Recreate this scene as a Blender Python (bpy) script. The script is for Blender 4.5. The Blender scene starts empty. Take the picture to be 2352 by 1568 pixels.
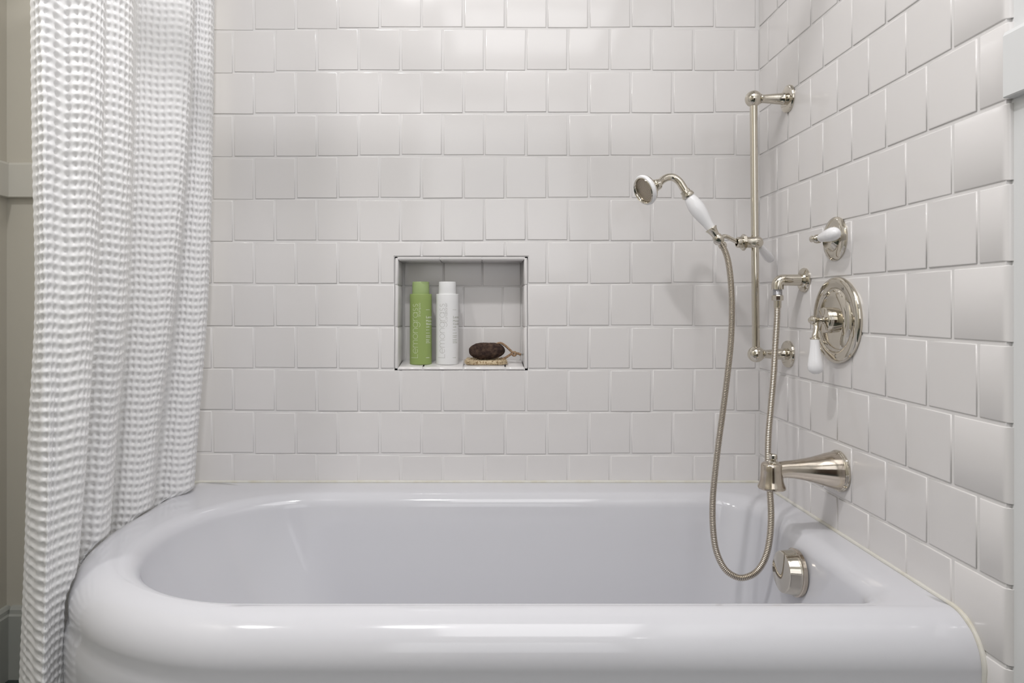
import bpy, math, random
import numpy as np
from mathutils import Vector, Matrix, noise

random.seed(7); rng = np.random.default_rng(7)
S = bpy.context.scene
COL = S.collection
PI = math.pi

# ------------------------------------------------------------------ frame of reference
F = 1515.0; VX = 1112.0; VY = 705.0        # focal length and vanishing point in pixels
H = 0.969                                   # lens height above the floor
YB = 1.7217                                 # tiled back wall
XR = 0.7177                                 # tiled right wall
XL = -1.2527                                # left wall
CEIL = 2.47
YREAR = -1.25
def at(px, py, Y): return Vector(((px-VX)*Y/F, Y, H-(py-VY)*Y/F))
def zat(py, Y): return H-(py-VY)*Y/F
def xat(px, Y): return (px-VX)*Y/F

# ------------------------------------------------------------------ camera
cam = bpy.data.cameras.new('camera'); co = bpy.data.objects.new('camera', cam); COL.objects.link(co)
cam.sensor_width = 36; cam.lens = F/2352*36
cam.shift_x = (1176-VX)/2352; cam.shift_y = -(784-VY)/2352
cam.clip_start = 0.01
co.location = (0, 0, H); co.rotation_euler = (PI/2, 0, 0)
S.camera = co
# ------------------------------------------------------------------ world, lights, exposure
w = bpy.data.worlds.new('world'); S.world = w; w.use_nodes = True
w.node_tree.nodes['Background'].inputs[0].default_value = (0.9, 0.95, 1, 1)
w.node_tree.nodes['Background'].inputs[1].default_value = 0.3
def area(name, loc, size, power, color, rot=(0, 0, 0), shape='DISK', sy=None, spread=PI):
    l = bpy.data.lights.new(name, 'AREA'); l.shape = shape; l.size = size
    if sy: l.size_y = sy
    l.energy = power; l.color = color; l.spread = spread
    o = bpy.data.objects.new(name, l); COL.objects.link(o); o.location = loc; o.rotation_euler = rot
    return o
area('ceiling_spot', (-0.30, 0.62, CEIL-0.035), 0.10, 12.5, (1.0, 0.985, 0.985))
area('ceiling_fill', (0.22, 0.25, CEIL-0.03), 0.85, 14.0, (1.0, 0.99, 1.0), shape='RECTANGLE', sy=1.3)  # added soft overhead fill for walls and curtain, no fixture behind it
area('rear_fill', (0.1, YREAR+0.06, 1.75), 1.1, 7.0, (0.95, 0.97, 1.0), rot=(PI/2, 0, 0), shape='RECTANGLE', sy=1.2)  # added frontal fill before the rear wall, which has no window
area('side_fill', (-1.0, 0.62, CEIL-0.035), 0.12, 8.0, (1.0, 0.99, 0.985))  # added fill outside the curtain, brightens the cloth and the left wall
area('vanity_lamp', (0.62, -0.20, 1.95), 0.05, 0.2, (1.0, 0.97, 0.95), rot=(0, math.radians(75), 0))
S.view_settings.view_transform = 'Standard'; S.view_settings.look = 'None'
S.view_settings.gamma = 1; S.view_settings.use_curve_mapping = False
S.view_settings.exposure = -0.19

# ------------------------------------------------------------------ materials
def mat(name, color, rough=0.4, metal=0.0, spec=0.5, bump=None, var=None, coat=0, sheen=0, objvar=0, trans=0):
    m = bpy.data.materials.new(name); m.use_nodes = True
    nt = m.node_tree; b = nt.nodes['Principled BSDF']
    b.inputs['Base Color'].default_value = (*color, 1)
    b.inputs['Roughness'].default_value = rough
    b.inputs['Metallic'].default_value = metal
    b.inputs['Specular IOR Level'].default_value = spec
    if coat: b.inputs['Coat Weight'].default_value = coat; b.inputs['Coat Roughness'].default_value = 0.03
    if sheen: b.inputs['Sheen Weight'].default_value = sheen
    tc = nt.nodes.new('ShaderNodeTexCoord')
    src = None
    if var:      # var = (scale, color2, lo, hi)
        n = nt.nodes.new('ShaderNodeTexNoise'); n.inputs['Scale'].default_value = var[0]; n.inputs['Detail'].default_value = 5
        r = nt.nodes.new('ShaderNodeValToRGB'); r.color_ramp.elements[0].position = var[2]; r.color_ramp.elements[1].position = var[3]
        r.color_ramp.elements[0].color = (*color, 1); r.color_ramp.elements[1].color = (*var[1], 1)
        nt.links.new(tc.outputs['Object'], n.inputs['Vector']); nt.links.new(n.outputs['Fac'], r.inputs['Fac'])
        src = r.outputs['Color']
    if objvar:
        oi = nt.nodes.new('ShaderNodeObjectInfo'); mr = nt.nodes.new('ShaderNodeMapRange')
        mr.inputs['To Min'].default_value = 1-objvar; mr.inputs['To Max'].default_value = 1+objvar
        nt.links.new(oi.outputs['Random'], mr.inputs['Value'])
        mx = nt.nodes.new('ShaderNodeVectorMath'); mx.operation = 'SCALE'
        if src: nt.links.new(src, mx.inputs[0])
        else: mx.inputs[0].default_value = color
        nt.links.new(mr.outputs[0], mx.inputs['Scale']); src = mx.outputs[0]
    if src: nt.links.new(src, b.inputs['Base Color'])
    if bump:     # (scale, strength, distance)
        n = nt.nodes.new('ShaderNodeTexNoise'); n.inputs['Scale'].default_value = bump[0]; n.inputs['Detail'].default_value = 3
        bp = nt.nodes.new('ShaderNodeBump'); bp.inputs['Strength'].default_value = bump[1]; bp.inputs['Distance'].default_value = bump[2]
        nt.links.new(tc.outputs['Object'], n.inputs['Vector']); nt.links.new(n.outputs['Fac'], bp.inputs['Height'])
        nt.links.new(bp.outputs['Normal'], b.inputs['Normal'])
    if trans:
        t = nt.nodes.new('ShaderNodeBsdfTranslucent'); t.inputs['Color'].default_value = (*color, 1)
        ms = nt.nodes.new('ShaderNodeMixShader'); ms.inputs[0].default_value = trans
        nt.links.new(b.outputs[0], ms.inputs[1]); nt.links.new(t.outputs[0], ms.inputs[2])
        nt.links.new(ms.outputs[0], nt.nodes['Material Output'].inputs['Surface'])
    return m
M = {}
M['tile'] = mat('glazed_tile', (0.735, 0.716, 0.710), 0.13, spec=0.5, bump=(9, 0.05, 0.003), objvar=0.018)
M['grout'] = mat('grout', (0.745, 0.73, 0.725), 0.8, bump=(400, 0.3, 0.0006))
M['tub'] = mat('porcelain_enamel', (0.645, 0.647, 0.682), 0.10, spec=0.55, bump=(6, 0.03, 0.002))
M['caulk'] = mat('caulk', (0.69, 0.675, 0.625), 0.6, bump=(90, 0.4, 0.001), var=(30, (0.62, 0.585, 0.485), 0.45, 0.75))
M['nickel'] = mat('polished_nickel', (0.63, 0.59, 0.515), 0.07, metal=1.0)
M['worn'] = mat('spotted_nickel', (0.58, 0.52, 0.445), 0.13, metal=1.0, var=(55, (0.50, 0.43, 0.35), 0.52, 0.72), bump=(60, 0.06, 0.001))
M['steel'] = mat('threaded_steel', (0.42, 0.42, 0.44), 0.28, metal=1.0)
M['hose'] = mat('hose_metal', (0.56, 0.51, 0.44), 0.22, metal=1.0)
M['china'] = mat('white_porcelain', (0.86, 0.86, 0.875), 0.08, spec=0.6)
M['face'] = mat('spray_face_metal', (0.50, 0.44, 0.36), 0.35, metal=0.8)
M['hole'] = mat('spray_hole_dark', (0.10, 0.08, 0.06), 0.6)
M['cloth'] = mat('waffle_cotton', (0.955, 0.955, 0.965), 0.95, spec=0.1, bump=(900, 0.35, 0.0006), trans=0.28)
M['paint'] = mat('wall_paint', (0.63, 0.60, 0.525), 0.55, bump=(200, 0.1, 0.0004))
M['trimw'] = mat('trim_paint', (0.67, 0.65, 0.59), 0.4)
M['trimr'] = mat('white_trim_paint', (0.72, 0.73, 0.735), 0.35, bump=(120, 0.05, 0.0004))
M['base'] = mat('baseboard_paint', (0.46, 0.47, 0.44), 0.4)
M['ceil'] = mat('ceiling_paint', (0.85, 0.84, 0.82), 0.7)
M['floor'] = mat('dark_floor', (0.03, 0.045, 0.042), 0.3, var=(12, (0.05, 0.065, 0.06), 0.4, 0.7))
M['door'] = mat('dark_wood_door', (0.06, 0.04, 0.028), 0.35, var=(6, (0.10, 0.06, 0.04), 0.4, 0.7))
M['green'] = mat('green_plastic', (0.275, 0.365, 0.115), 0.42, bump=(500, 0.05, 0.0002))
M['greencap'] = mat('light_green_plastic', (0.34, 0.44, 0.19), 0.40)
M['white'] = mat('white_plastic', (0.80, 0.80, 0.80), 0.42, bump=(500, 0.05, 0.0002))
M['ink_l'] = mat('pale_ink', (0.66, 0.72, 0.52), 0.5)
M['ink_w'] = mat('white_ink', (0.85, 0.88, 0.80), 0.5)
M['ink_g'] = mat('grey_ink', (0.50, 0.49, 0.47), 0.5)
M['ink_s'] = mat('sage_ink', (0.33, 0.34, 0.26), 0.5)
M['pumice'] = mat('pumice', (0.045, 0.028, 0.024), 0.92, spec=0.2, var=(90, (0.14, 0.090, 0.066), 0.42, 0.75), bump=(420, 1.0, 0.004))
M['sisal'] = mat('sisal_fibre', (0.70, 0.58, 0.40), 0.9, spec=0.1, var=(240, (0.33, 0.22, 0.12), 0.50, 0.62), bump=(420, 1.0, 0.002))
M['rope'] = mat('jute_rope', (0.42, 0.30, 0.19), 0.9, spec=0.1, var=(300, (0.22, 0.13, 0.09), 0.4, 0.65))
M['mark'] = mat('engraved_mark', (0.16, 0.13, 0.10), 0.6)

# ------------------------------------------------------------------ mesh builder
class MB:
    def __init__(s): s.v = []; s.f = []
    def add(s, vs, fs):
        n = len(s.v); s.v += [tuple(p) for p in vs]; s.f += [tuple(i+n for i in f) for f in fs]; return s
    def box(s, a, b):
        x0, y0, z0 = a; x1, y1, z1 = b
        return s.add([(x0,y0,z0),(x1,y0,z0),(x1,y1,z0),(x0,y1,z0),(x0,y0,z1),(x1,y0,z1),(x1,y1,z1),(x0,y1,z1)],
              [(3,2,1,0),(4,5,6,7),(0,1,5,4),(1,2,6,5),(2,3,7,6),(3,0,4,7)])
    def rings(s, rings, cap0=True, cap1=True):
        n = len(rings[0]); vs = [p for r in rings for p in r]; fs = []
        for i in range(len(rings)-1):
            for j in range(n):
                k = (j+1) % n
                fs.append((i*n+j, i*n+k, (i+1)*n+k, (i+1)*n+j))
        if cap0: fs.append(tuple(range(n-1, -1, -1)))
        if cap1: fs.append(tuple(range((len(rings)-1)*n, len(rings)*n)))
        return s.add(vs, fs)
    def lathe(s, prof, origin, axis, n=40, cap=True):
        """prof: list of (distance along axis, radius)"""
        ax = Vector(axis).normalized(); o = Vector(origin)
        ref = Vector((0, 0, 1)) if abs(ax.z) < 0.9 else Vector((1, 0, 0))
        e1 = ref.cross(ax).normalized(); e2 = ax.cross(e1)
        rs = []
        for d, r in prof:
            r = max(r, 1e-5)
            rs.append([o+ax*d+(e1*math.cos(2*PI*j/n)+e2*math.sin(2*PI*j/n))*r for j in range(n)])
        return s.rings(rs, cap, cap)
    def tube(s, pts, rad, n=14):
        pts = [Vector(p) for p in pts]; m = len(pts)
        rad = [rad]*m if not hasattr(rad, '__len__') else rad
        t0 = (pts[1]-pts[0]).normalized()
        ref = Vector((0, 1, 0)) if abs(t0.y) < 0.9 else Vector((0, 0, 1))
        e1 = ref.cross(t0).normalized(); rs = []; tp = t0
        for i, p in enumerate(pts):
            t = (pts[min(i+1, m-1)]-pts[max(i-1, 0)]).normalized()
            e1 = tp.rotation_difference(t) @ e1; e1 = (e1-t*e1.dot(t)).normalized(); tp = t
            e2 = t.cross(e1)
            rs.append([p+(e1*math.cos(2*PI*j/n)+e2*math.sin(2*PI*j/n))*rad[i] for j in range(n)])
        return s.rings(rs)
    def sphere(s, c, r, n=32):
        return s.lathe([(-r*math.cos(PI*i/(n//2)), r*math.sin(PI*i/(n//2))) for i in range(n//2+1)], c, (0, 0, 1), n)
    def build(s, name, m, parent=None, smooth=True, ang=35):
        me = bpy.data.meshes.new(name); me.from_pydata(s.v, [], s.f); me.update()
        for mm in (m if isinstance(m, list) else [m]): me.materials.append(mm)
        if smooth:
            me.shade_smooth(); me.set_sharp_from_angle(angle=math.radians(ang))
        o = bpy.data.objects.new(name, me); COL.objects.link(o)
        if parent: o.parent = parent
        return o
def thing(name, label, cat, group=None):
    o = bpy.data.objects.new(name, None); COL.objects.link(o); tag(o, label, cat, group); o.empty_display_size = 0.02
    return o
def tag(o, label, cat, group=None):
    o['label'] = label; o['category'] = cat
    if group: o['group'] = group
    return o
def based(root, loc):      # put the Empty at the thing's base without moving its parts
    root.location = loc
    for c in root.children: c.matrix_parent_inverse = Matrix.Translation(-Vector(loc))
def structure(o): o['kind'] = 'structure'; return o
def spline(pts, n):
    """Catmull-Rom through pts, resampled evenly"""
    P = [Vector(p) for p in pts]; P = [2*P[0]-P[1]]+P+[2*P[-1]-P[-2]]; out = []
    for i in range(1, len(P)-2):
        for k in range(24):
            t = k/24; a, b, c, d = P[i-1:i+3]
            out.append(0.5*((2*b)+(c-a)*t+(2*a-5*b+4*c-d)*t*t+(3*b-a-3*c+d)*t**3))
    out.append(P[-2])
    L = [0]
    for i in range(1, len(out)): L.append(L[-1]+(out[i]-out[i-1]).length)
    res = []; j = 0
    for k in range(n):
        s = L[-1]*k/(n-1)
        while j < len(L)-2 and L[j+1] < s: j += 1
        t = (s-L[j])/max(1e-9, L[j+1]-L[j]); res.append(out[j].lerp(out[j+1], min(1, t)))
    return res, L[-1]

# ------------------------------------------------------------------ tile meshes
TH = 0.007          # tile thickness; face plane at local z = 0
cache = {}
PROF = [(0.0, -TH), (0.0, -0.0011), (0.0003, -0.0004), (0.0011, 0.0), (0.0022, 0.00005)]
def poly_tile(poly):
    """poly: CCW rectilinear outline in local xy"""
    key = tuple(round(c, 4) for p in poly for c in p)
    if key in cache: return cache[key]
    n = len(poly); vs = []; fs = []
    for ins, z in PROF:
        for i in range(n):
            p0 = poly[i-1]; p = poly[i]; p1 = poly[(i+1) % n]
            def nrm(a, b):
                dx, dy = b[0]-a[0], b[1]-a[1]; l = math.hypot(dx, dy); return (-dy/l, dx/l)
            n0 = nrm(p0, p); n1 = nrm(p, p1)
            vs.append((p[0]+ins*(n0[0]+n1[0]), p[1]+ins*(n0[1]+n1[1]), z))
    for k in range(len(PROF)-1):
        for i in range(n):
            j = (i+1) % n; fs.append((k*n+i, k*n+j, (k+1)*n+j, (k+1)*n+i))
    fs.append(tuple(range((len(PROF)-1)*n, len(PROF)*n)))
    me = bpy.data.meshes.new('tile'); me.from_pydata(vs, [], fs); me.materials.append(M['tile']); me.shade_smooth(); me.update()
    cache[key] = me; return me
def rect_tile(w_, h_): return poly_tile([(-w_/2, -h_/2), (w_/2, -h_/2), (w_/2, h_/2), (-w_/2, h_/2)])
def bull_tile(w_, h_):
    key = ('b', round(w_, 4), round(h_, 4))
    if key in cache: return cache[key]
    R = 0.009
    xs = [(-w_/2, -TH), (-w_/2, -0.0016), (-w_/2+0.0005, -0.0006), (-w_/2+0.0016, 0), (-w_/2+0.003, 0), (w_/2-R-0.004, 0)]
    xs += [(w_/2-R+R*math.sin(a), -R+R*math.cos(a)) for a in np.linspace(0, PI/2, 7)] + [(w_/2, -0.016)]
    ys = [(-h_/2, -TH), (-h_/2, -0.0016), (-h_/2+0.0005, -0.0006), (-h_/2+0.0016, 0), (h_/2-0.0016, 0), (h_/2-0.0005, -0.0006), (h_/2, -0.0016), (h_/2, -TH)]
    vs = [(x, y, min(zx, zy) if zy > -TH else min(zy, zx-0.004)) for x, zx in xs for y, zy in ys]; ny = len(ys)
    fs = [(i*ny+j, (i+1)*ny+j, (i+1)*ny+j+1, i*ny+j+1) for i in range(len(xs)-1) for j in range(ny-1)]
    me = bpy.data.meshes.new('tile'); me.from_pydata(vs, [], fs); me.materials.append(M['tile']); me.shade_smooth(); me.update()
    cache[key] = me; return me
def place_tile(me, parent, loc, side, jit=1.0):
    o = bpy.data.objects.new('tile', me); COL.objects.link(o); o.parent = parent
    a = [rng.normal(0, 0.0022)*jit, rng.normal(0, 0.0022)*jit, rng.normal(0, 0.0035)*jit]
    off = rng.uniform(-0.0004, 0.0004)*jit
    if side == 'back': R = Matrix.Rotation(PI/2, 4, 'X'); d = Vector((0, off, 0))
    elif side == 'right': R = Matrix.Rotation(-PI/2, 4, 'Z') @ Matrix.Rotation(PI/2, 4, 'X'); d = Vector((off, 0, 0))
    from mathutils import Euler
    o.matrix_local = Matrix.Translation(Vector(loc)+d) @ R @ Euler(a).to_matrix().to_4x4()
    return o

# ------------------------------------------------------------------ large structure
PV = 97.9; PH = 96.1; G = 5.2                           # tile pitch and joint width in pixels on the back wall
def line_y(k): return 64.5+PV*k
k_px = YB/F
XT0 = -0.845                                            # left end of the tiling
# niche rectangle on the wall face
NX0, NX1, NY0, NY1 = 907.0, 1211.5, 590.0, 849.5
nx0, nx1 = xat(NX0, YB), xat(NX1, YB); nz1, nz0 = zat(NY0, YB), zat(NY1, YB)
ND = 0.095; YNB = YB+ND
GR = 0.0019
wb = MB()
g0 = YB+GR
wb.box((XT0, g0, 0), (nx0, g0+0.14, CEIL)).box((nx1, g0, 0), (XR+0.15, g0+0.14, CEIL))
wb.box((nx0, g0, 0), (nx1, g0+0.14, nz0)).box((nx0, g0, nz1), (nx1, g0+0.14, CEIL))
wb.box((nx0, YNB+GR, nz0), (nx1, g0+0.14, nz1))
JT = 7.0*k_px; fg = 0.0014
wb.box((nx0-0.001, g0, nz0-0.001), (nx0+JT-fg, YNB+0.002, nz1+0.001)).box((nx1-JT+fg, g0, nz0-0.001), (nx1+0.001, YNB+0.002, nz1+0.001))
wb.box((nx0, g0, nz1-6.7*k_px+fg), (nx1, YNB+0.002, nz1+0.001)).box((nx0, g0, nz0-0.001), (nx1, YNB+0.002, nz0+0.0062))
nb = len(wb.f)
wb.box((XL-0.1, YB+0.009, 0), (XT0, YB+0.149, CEIL))
wall_back = structure(wb.build('wall_back', [M['grout'], M['paint']], smooth=False))
for p in wall_back.data.polygons: p.material_index = 1 if p.index >= nb else 0
YE = 0.905                                              # front end of the right-hand tiling
wr = MB().box((XR+GR, YE+0.004, 0), (XR+0.12, YB+GR, CEIL)); nb = len(wr.f)
wr.box((XR+0.009, YREAR, 0), (XR+0.12, YE+0.004, CEIL))
wall_right = structure(wr.build('wall_right', [M['grout'], M['trimr']], smooth=False))
for p in wall_right.data.polygons: p.material_index = 1 if p.index >= nb else 0
wall_left = structure(MB().box((XL-0.1, YREAR, 0), (XL, YB+0.009, CEIL)).build('wall_left', M['paint'], smooth=False))
wall_rear = structure(MB().box((XL-0.1, YREAR-0.1, 0), (XR+0.12, YREAR, CEIL)).build('wall_rear', M['paint'], smooth=False))
structure(MB().box((XL-0.1, YREAR-0.1, -0.1), (XR+0.15, YB+0.15, 0)).build('floor', M['floor'], smooth=False))
structure(MB().box((XL-0.1, YREAR-0.1, CEIL), (XR+0.15, YB+0.15, CEIL+0.1)).build('ceiling', M['ceil'], smooth=False))
# dark door behind the camera (seen only in the metal)
dr = structure(MB().box((-0.15, YREAR, 0.005), (0.66, YREAR+0.035, 2.03)).build('door_1', M['door'], smooth=False))

# chair rail: trims on the left, back and right
RT, RB = 1.346, 1.2545
def rail(name, p0, p1, nrm, m):
    """board with eased edges, running p0->p1 on a wall, sticking out along nrm"""
    prof = [(0, RB), (0.015, RB), (0.0165, RB+0.0015), (0.0165, RT-0.007), (0.014, RT-0.0015), (0.010, RT), (0, RT)]
    mb = MB(); rs = []
    for p in (p0, p1): rs.append([Vector((p[0]+nrm[0]*d, p[1]+nrm[1]*d, z)) for d, z in prof])
    mb.rings(rs); return structure(mb.build(name, m, smooth=False))
rail('trim_1', (XL+0.0165, YB+0.009), (XT0, YB+0.009), (0, -1), M['trimw'])
rail('trim_2', (XL, YREAR), (XL, YB+0.009), (1, 0), M['trimw'])
rail('trim_3', (XR+0.009, YREAR), (XR+0.009, YE-0.002), (-1, 0), M['trimr'])
def baseb(name, p0, p1, nrm):
    prof = [(0, 0.0), (0.016, 0.0), (0.016, 0.165), (0.013, 0.170), (0.012, 0.180), (0.007, 0.187), (0.0, 0.188)]
    rs = [[Vector((p[0]+nrm[0]*d, p[1]+nrm[1]*d, z)) for d, z in prof] for p in (p0, p1)]
    return structure(MB().rings(rs).build(name, M['base'], smooth=False))
baseb('baseboard_back', (XL+0.016, YB+0.009), (XT0, YB+0.009), (0, -1))
baseb('baseboard_left', (XL, YREAR), (XL, YB+0.009), (1, 0))
baseb('baseboard_right', (XR+0.009, YREAR), (XR+0.009, YE-0.002), (-1, 0))

# ------------------------------------------------------------------ tiles on the back wall
def dyp(px, py):                                        # the courses wander a little towards the left end
    s = max(0.0, min(1.0, (1000-px)/560)); return (s*s)*(VY-py)*0.0135 + 1.2*math.sin(px*0.011+py*0.02)
def back_tile(x0, x1, y0, y1):
    """pixel rectangle on the wall plane (y down)"""
    if x1-x0 < 4: return
    ox, oy = rng.uniform(-0.5, 0.5, 2)
    cut = not (x1 <= NX0 or x0 >= NX1 or y1 <= NY0 or y0 >= NY1)
    if not cut:
        cx, cy = (x0+x1)/2, (y0+y1)/2
        near = (abs(cx-1060) < 260 and abs(cy-720) < 200)
        d = 0 if near else dyp(cx, cy)
        me = rect_tile((x1-x0)*k_px, (y1-y0)*k_px)
        place_tile(me, wall_back, (xat(cx+(0 if near else ox), YB), YB, zat(cy+d+(0 if near else oy), YB)), 'back', 0.6 if near else 1.0)
        return
    gx0, gx1, gy0 = NX0-2.2, NX1+2.2, NY0-2.6
    inx = x0 >= NX0-4 and x1 <= NX1+4
    def P(x, y): return ((x-cx)*k_px, -(y-cy)*k_px)
    if y0 >= NY0-1:                                     # beside the niche
        if inx: return
        if x0 < NX0: x1 = gx0
        else: x0 = gx1
        if x1-x0 < 6: return
        cx, cy = (x0+x1)/2, (y0+y1)/2
        me = rect_tile((x1-x0)*k_px, (y1-y0)*k_px)
    elif inx:                                           # above the niche
        y1 = gy0; cx, cy = (x0+x1)/2, (y0+y1)/2
        me = rect_tile((x1-x0)*k_px, (y1-y0)*k_px)
    else:                                               # L-shaped piece at the niche corner
        cx, cy = (x0+x1)/2, (y0+y1)/2
        if x0 < NX0: pl = [P(x0, y1), P(gx0, y1), P(gx0, gy0), P(x1, gy0), P(x1, y0), P(x0, y0)]
        else: pl = [P(x0, gy0), P(gx1, gy0), P(gx1, y1), P(x1, y1), P(x1, y0), P(x0, y0)]
        me = poly_tile(pl)
    place_tile(me, wall_back, (xat(cx, YB), YB, zat(cy, YB)), 'back', 0.3)
LEFT = VX+XT0/k_px
for r in range(-4, 13):
    y0, y1 = line_y(r-1)+G/2, line_y(r)-G/2
    s0 = 536.0 if r % 2 else 584.0
    n = -3
    while True:
        a, b = s0+PH*n, s0+PH*(n+1); n += 1
        if a > 1741: break
        if b < LEFT+8: continue
        back_tile(max(a+G/2, LEFT), min(b-G/2, 1743.0), y0, y1)
# ------------------------------------------------------------------ tiles on the right wall
ph = PH*k_px; gg = G*k_px
W = YB-YE
for r in range(-5, 14):
    z1, z0 = zat(line_y(r-1)+G/2, YB), zat(line_y(r)-G/2, YB)
    if z0 < 0.003: z0 = 0.003
    if z1-z0 < 0.01: continue
    s0 = -0.5 if r % 2 else -1.02
    n = 0
    while True:
        a, b = (s0+n)*ph, (s0+n+1)*ph; n += 1
        if a > W-0.012: break
        if b < 0.01: continue
        a2 = max(a+gg/2, 0.0015); last = b > W-0.012
        b2 = W if last else b-gg/2
        if r > 12 and not last: continue
        me = (bull_tile if last else rect_tile)(b2-a2, z1-z0)
        place_tile(me, wall_right, (XR, YB-(a2+b2)/2+rng.uniform(-.0004, .0004), (z0+z1)/2+(0 if last else rng.uniform(-.0005, .0005))), 'right', 0.0 if last else 0.9)
# ------------------------------------------------------------------ niche lining
for (ya, yb, js) in ((598, 655.6, (928, 1019, 1108, 1197)), (658.6, 749.5, (928, 974, 1064, 1155, 1197)), (752.5, 836, (928, 931, 1019, 1108, 1197))):
    for a, b in zip(js[:-1], js[1:]):
        if b-a < 8: continue
        x0, x1 = xat(a+1.6, YNB), xat(b-1.6, YNB); z1, z0 = zat(ya, YNB), zat(yb, YNB)
        place_tile(rect_tile(x1-x0, z1-z0), wall_back, ((x0+x1)/2, YNB, (z0+z1)/2), 'back', 0.8)
def lining(x0, x1, z0, z1, edge, name='tile'):
    """box piece going into the wall with a rounded front edge; edge = which side faces the opening"""
    R = 0.0065; yf = YB-0.0004; yb = YNB-0.0015
    # section: list of (depth from front, height toward opening)
    t = (x1-x0) if edge in 'LR' else (z1-z0)
    sec = [(R-R*math.sin(a), t-R+R*math.cos(a)) for a in np.linspace(0, PI/2, 7)]     # (depth, out)
    sec = [(yb-yf, t)]+sec+[(0.0, 0.002), (0.001, 0.0), (yb-yf, 0.0)]
    mb = MB(); rs = []
    span = (z0, z1) if edge in 'LR' else (x0, x1)
    e = 0.0008
    for s_, ins in ((span[0], e), (span[0]+e, 0), (span[1]-e, 0), (span[1], e)):
        ring = []
        for d, q in sec:
            q2 = max(q-ins, 0)
            slope = 0.010*(d/(yb-yf)) if edge == 'B' else 0
            if edge == 'L': ring.append(Vector((x0+q2, yf+d, s_)))
            elif edge == 'R': ring.append(Vector((x1-q2, yf+d, s_)))
            elif edge == 'T': ring.append(Vector((s_, yf+d, z1-q2)))
            else: ring.append(Vector((s_, yf+d, z0+q2+(slope if q > 0.001 else 0))))
        rs.append(ring)
    if edge in 'RB': rs = rs[::-1]
    mb.rings(rs); o = mb.build(name, M['tile'], wall_back, ang=50); return o
for ya, yb in ((592.2, 652.5), (655.8, 749.0), (752.2, 846.0)):
    lining(nx0+0.001, nx0+0.001+JT, zat(yb, YB), zat(ya, YB), 'L'); lining(nx1-0.001-JT, nx1-0.001, zat(yb, YB), zat(ya, YB), 'R')
xi0, xi1 = nx0+0.001+JT+0.001, nx1-0.001-JT-0.001
for a, b in ((915.5, 1009.5), (1012.5, 1105.5), (1108.5, 1202.5)):
    lining(max(xi0, xat(a, YB)), min(xi1, xat(b, YB)), zat(598.2, YB), zat(591.5, YB), 'T')
for a, b in ((915.5, 969.5), (973, 1063), (1066.5, 1159), (1162.5, 1202.5)):
    lining(max(xi0, xat(a, YB)), min(xi1, xat(b, YB)), zat(848.5, YB), zat(842.5, YB), 'B')
SILL = lambda Y: zat(842.5, YB)+0.010*((Y-YB)/ND)

# ------------------------------------------------------------------ bathtub
ZR = H-0.4575                                           # rim height
RO = 0.065
TX1 = XR-0.0016; TY1 = YB-0.0016
TX0, TY0, TR = -0.80, 0.9455, 0.452
def outline(x0, x1, y0, y1, rfl, rfr, rbr, rbl, nc=22, ne=26):
    """CCW from the front-left corner"""
    pts = []
    def arc(cx, cy, r, a0):
        return [(cx+r*math.cos(a0+PI/2*i/nc), cy+r*math.sin(a0+PI/2*i/nc)) for i in range(nc+1)]
    A = arc(x0+rfl, y0+rfl, rfl, PI); B = arc(x1-rfr, y0+rfr, rfr, 1.5*PI)
    C = arc(x1-rbr, y1-rbr, rbr, 0); D = arc(x0+rbl, y1-rbl, rbl, PI/2)
    out = []
    for P, Q in ((A, B), (B, C), (C, D), (D, A)):
        out += P
        for i in range(1, ne): t = i/ne; out.append((P[-1][0]*(1-t)+Q[0][0]*t, P[-1][1]*(1-t)+Q[0][1]*t))
    return out
tub = thing('bathtub', 'white enamelled bathtub with thick rolled rim and rounded left end', 'bathtub')
rings = []
def ring(o, z): rings.append([Vector((x, y, z)) for x, y in o])
e = 0.001
def outer(ins): return outline(TX0+ins, TX1, TY0+ins, TY1, TR-ins, e, e, e)
ring(outer(-0.006), 0.002)
for z in np.linspace(0.02, ZR-RO-0.07, 5): ring(outer(-0.006), z)
ring(outer(-0.005), ZR-RO-0.045); ring(outer(-0.001), ZR-RO-0.028); ring(outer(0.001), ZR-RO-0.016)
for a in np.linspace(0, PI/2, 15): ring(outer(RO*(1-math.cos(a))), ZR-RO+RO*math.sin(a))
IX0, IX1, IY0, IY1 = -0.690, 0.670, TY0+RO+0.0015, 1.640
def inner(i, l=0, r_=0, f=0, b=0, cr=0):
    hh = (IY1-i-b)-(IY0+i+f)
    return outline(IX0+i+l, IX1-i-r_, IY0+i+f, IY1-i-b, 0.50*hh, 0.07+cr*0.8, 0.09+cr*0.8, 0.46*hh)
# rim top between crest and the inner roll
cr = outer(RO); c0 = inner(0)
for t in (0.35, 0.7): ring([(p[0]*(1-t)+q[0]*t, p[1]*(1-t)+q[1]*t) for p, q in zip(cr, c0)], ZR-0.0004*t)
RI = 0.036
for a in np.linspace(0, math.radians(80), 10): ring(inner(RI*math.sin(a)), ZR-0.0005-RI*(1-math.cos(a)))
zz = ZR-0.0005-RI*(1-math.cos(math.radians(80)))
for q in (0.06, 0.15, 0.3, 0.45, 0.6, 0.74, 0.86):
    ring(inner(RI*0.985, l=0.24*q**1.25, r_=0.055*q, f=0.05*q, b=0.075*q, cr=0.06*q), zz-(zz-0.10)*q)
for q, d in ((0.93, 0.02), (0.98, 0.055), (1.0, 0.11)):
    ring(inner(RI*0.985+d*0.9, l=0.24, r_=0.055, f=0.05, b=0.075, cr=0.06), zz-(zz-0.10)*q)
mb = MB(); mb.rings(rings); body = mb.build('body', M['tub'], tub, ang=60)
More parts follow.
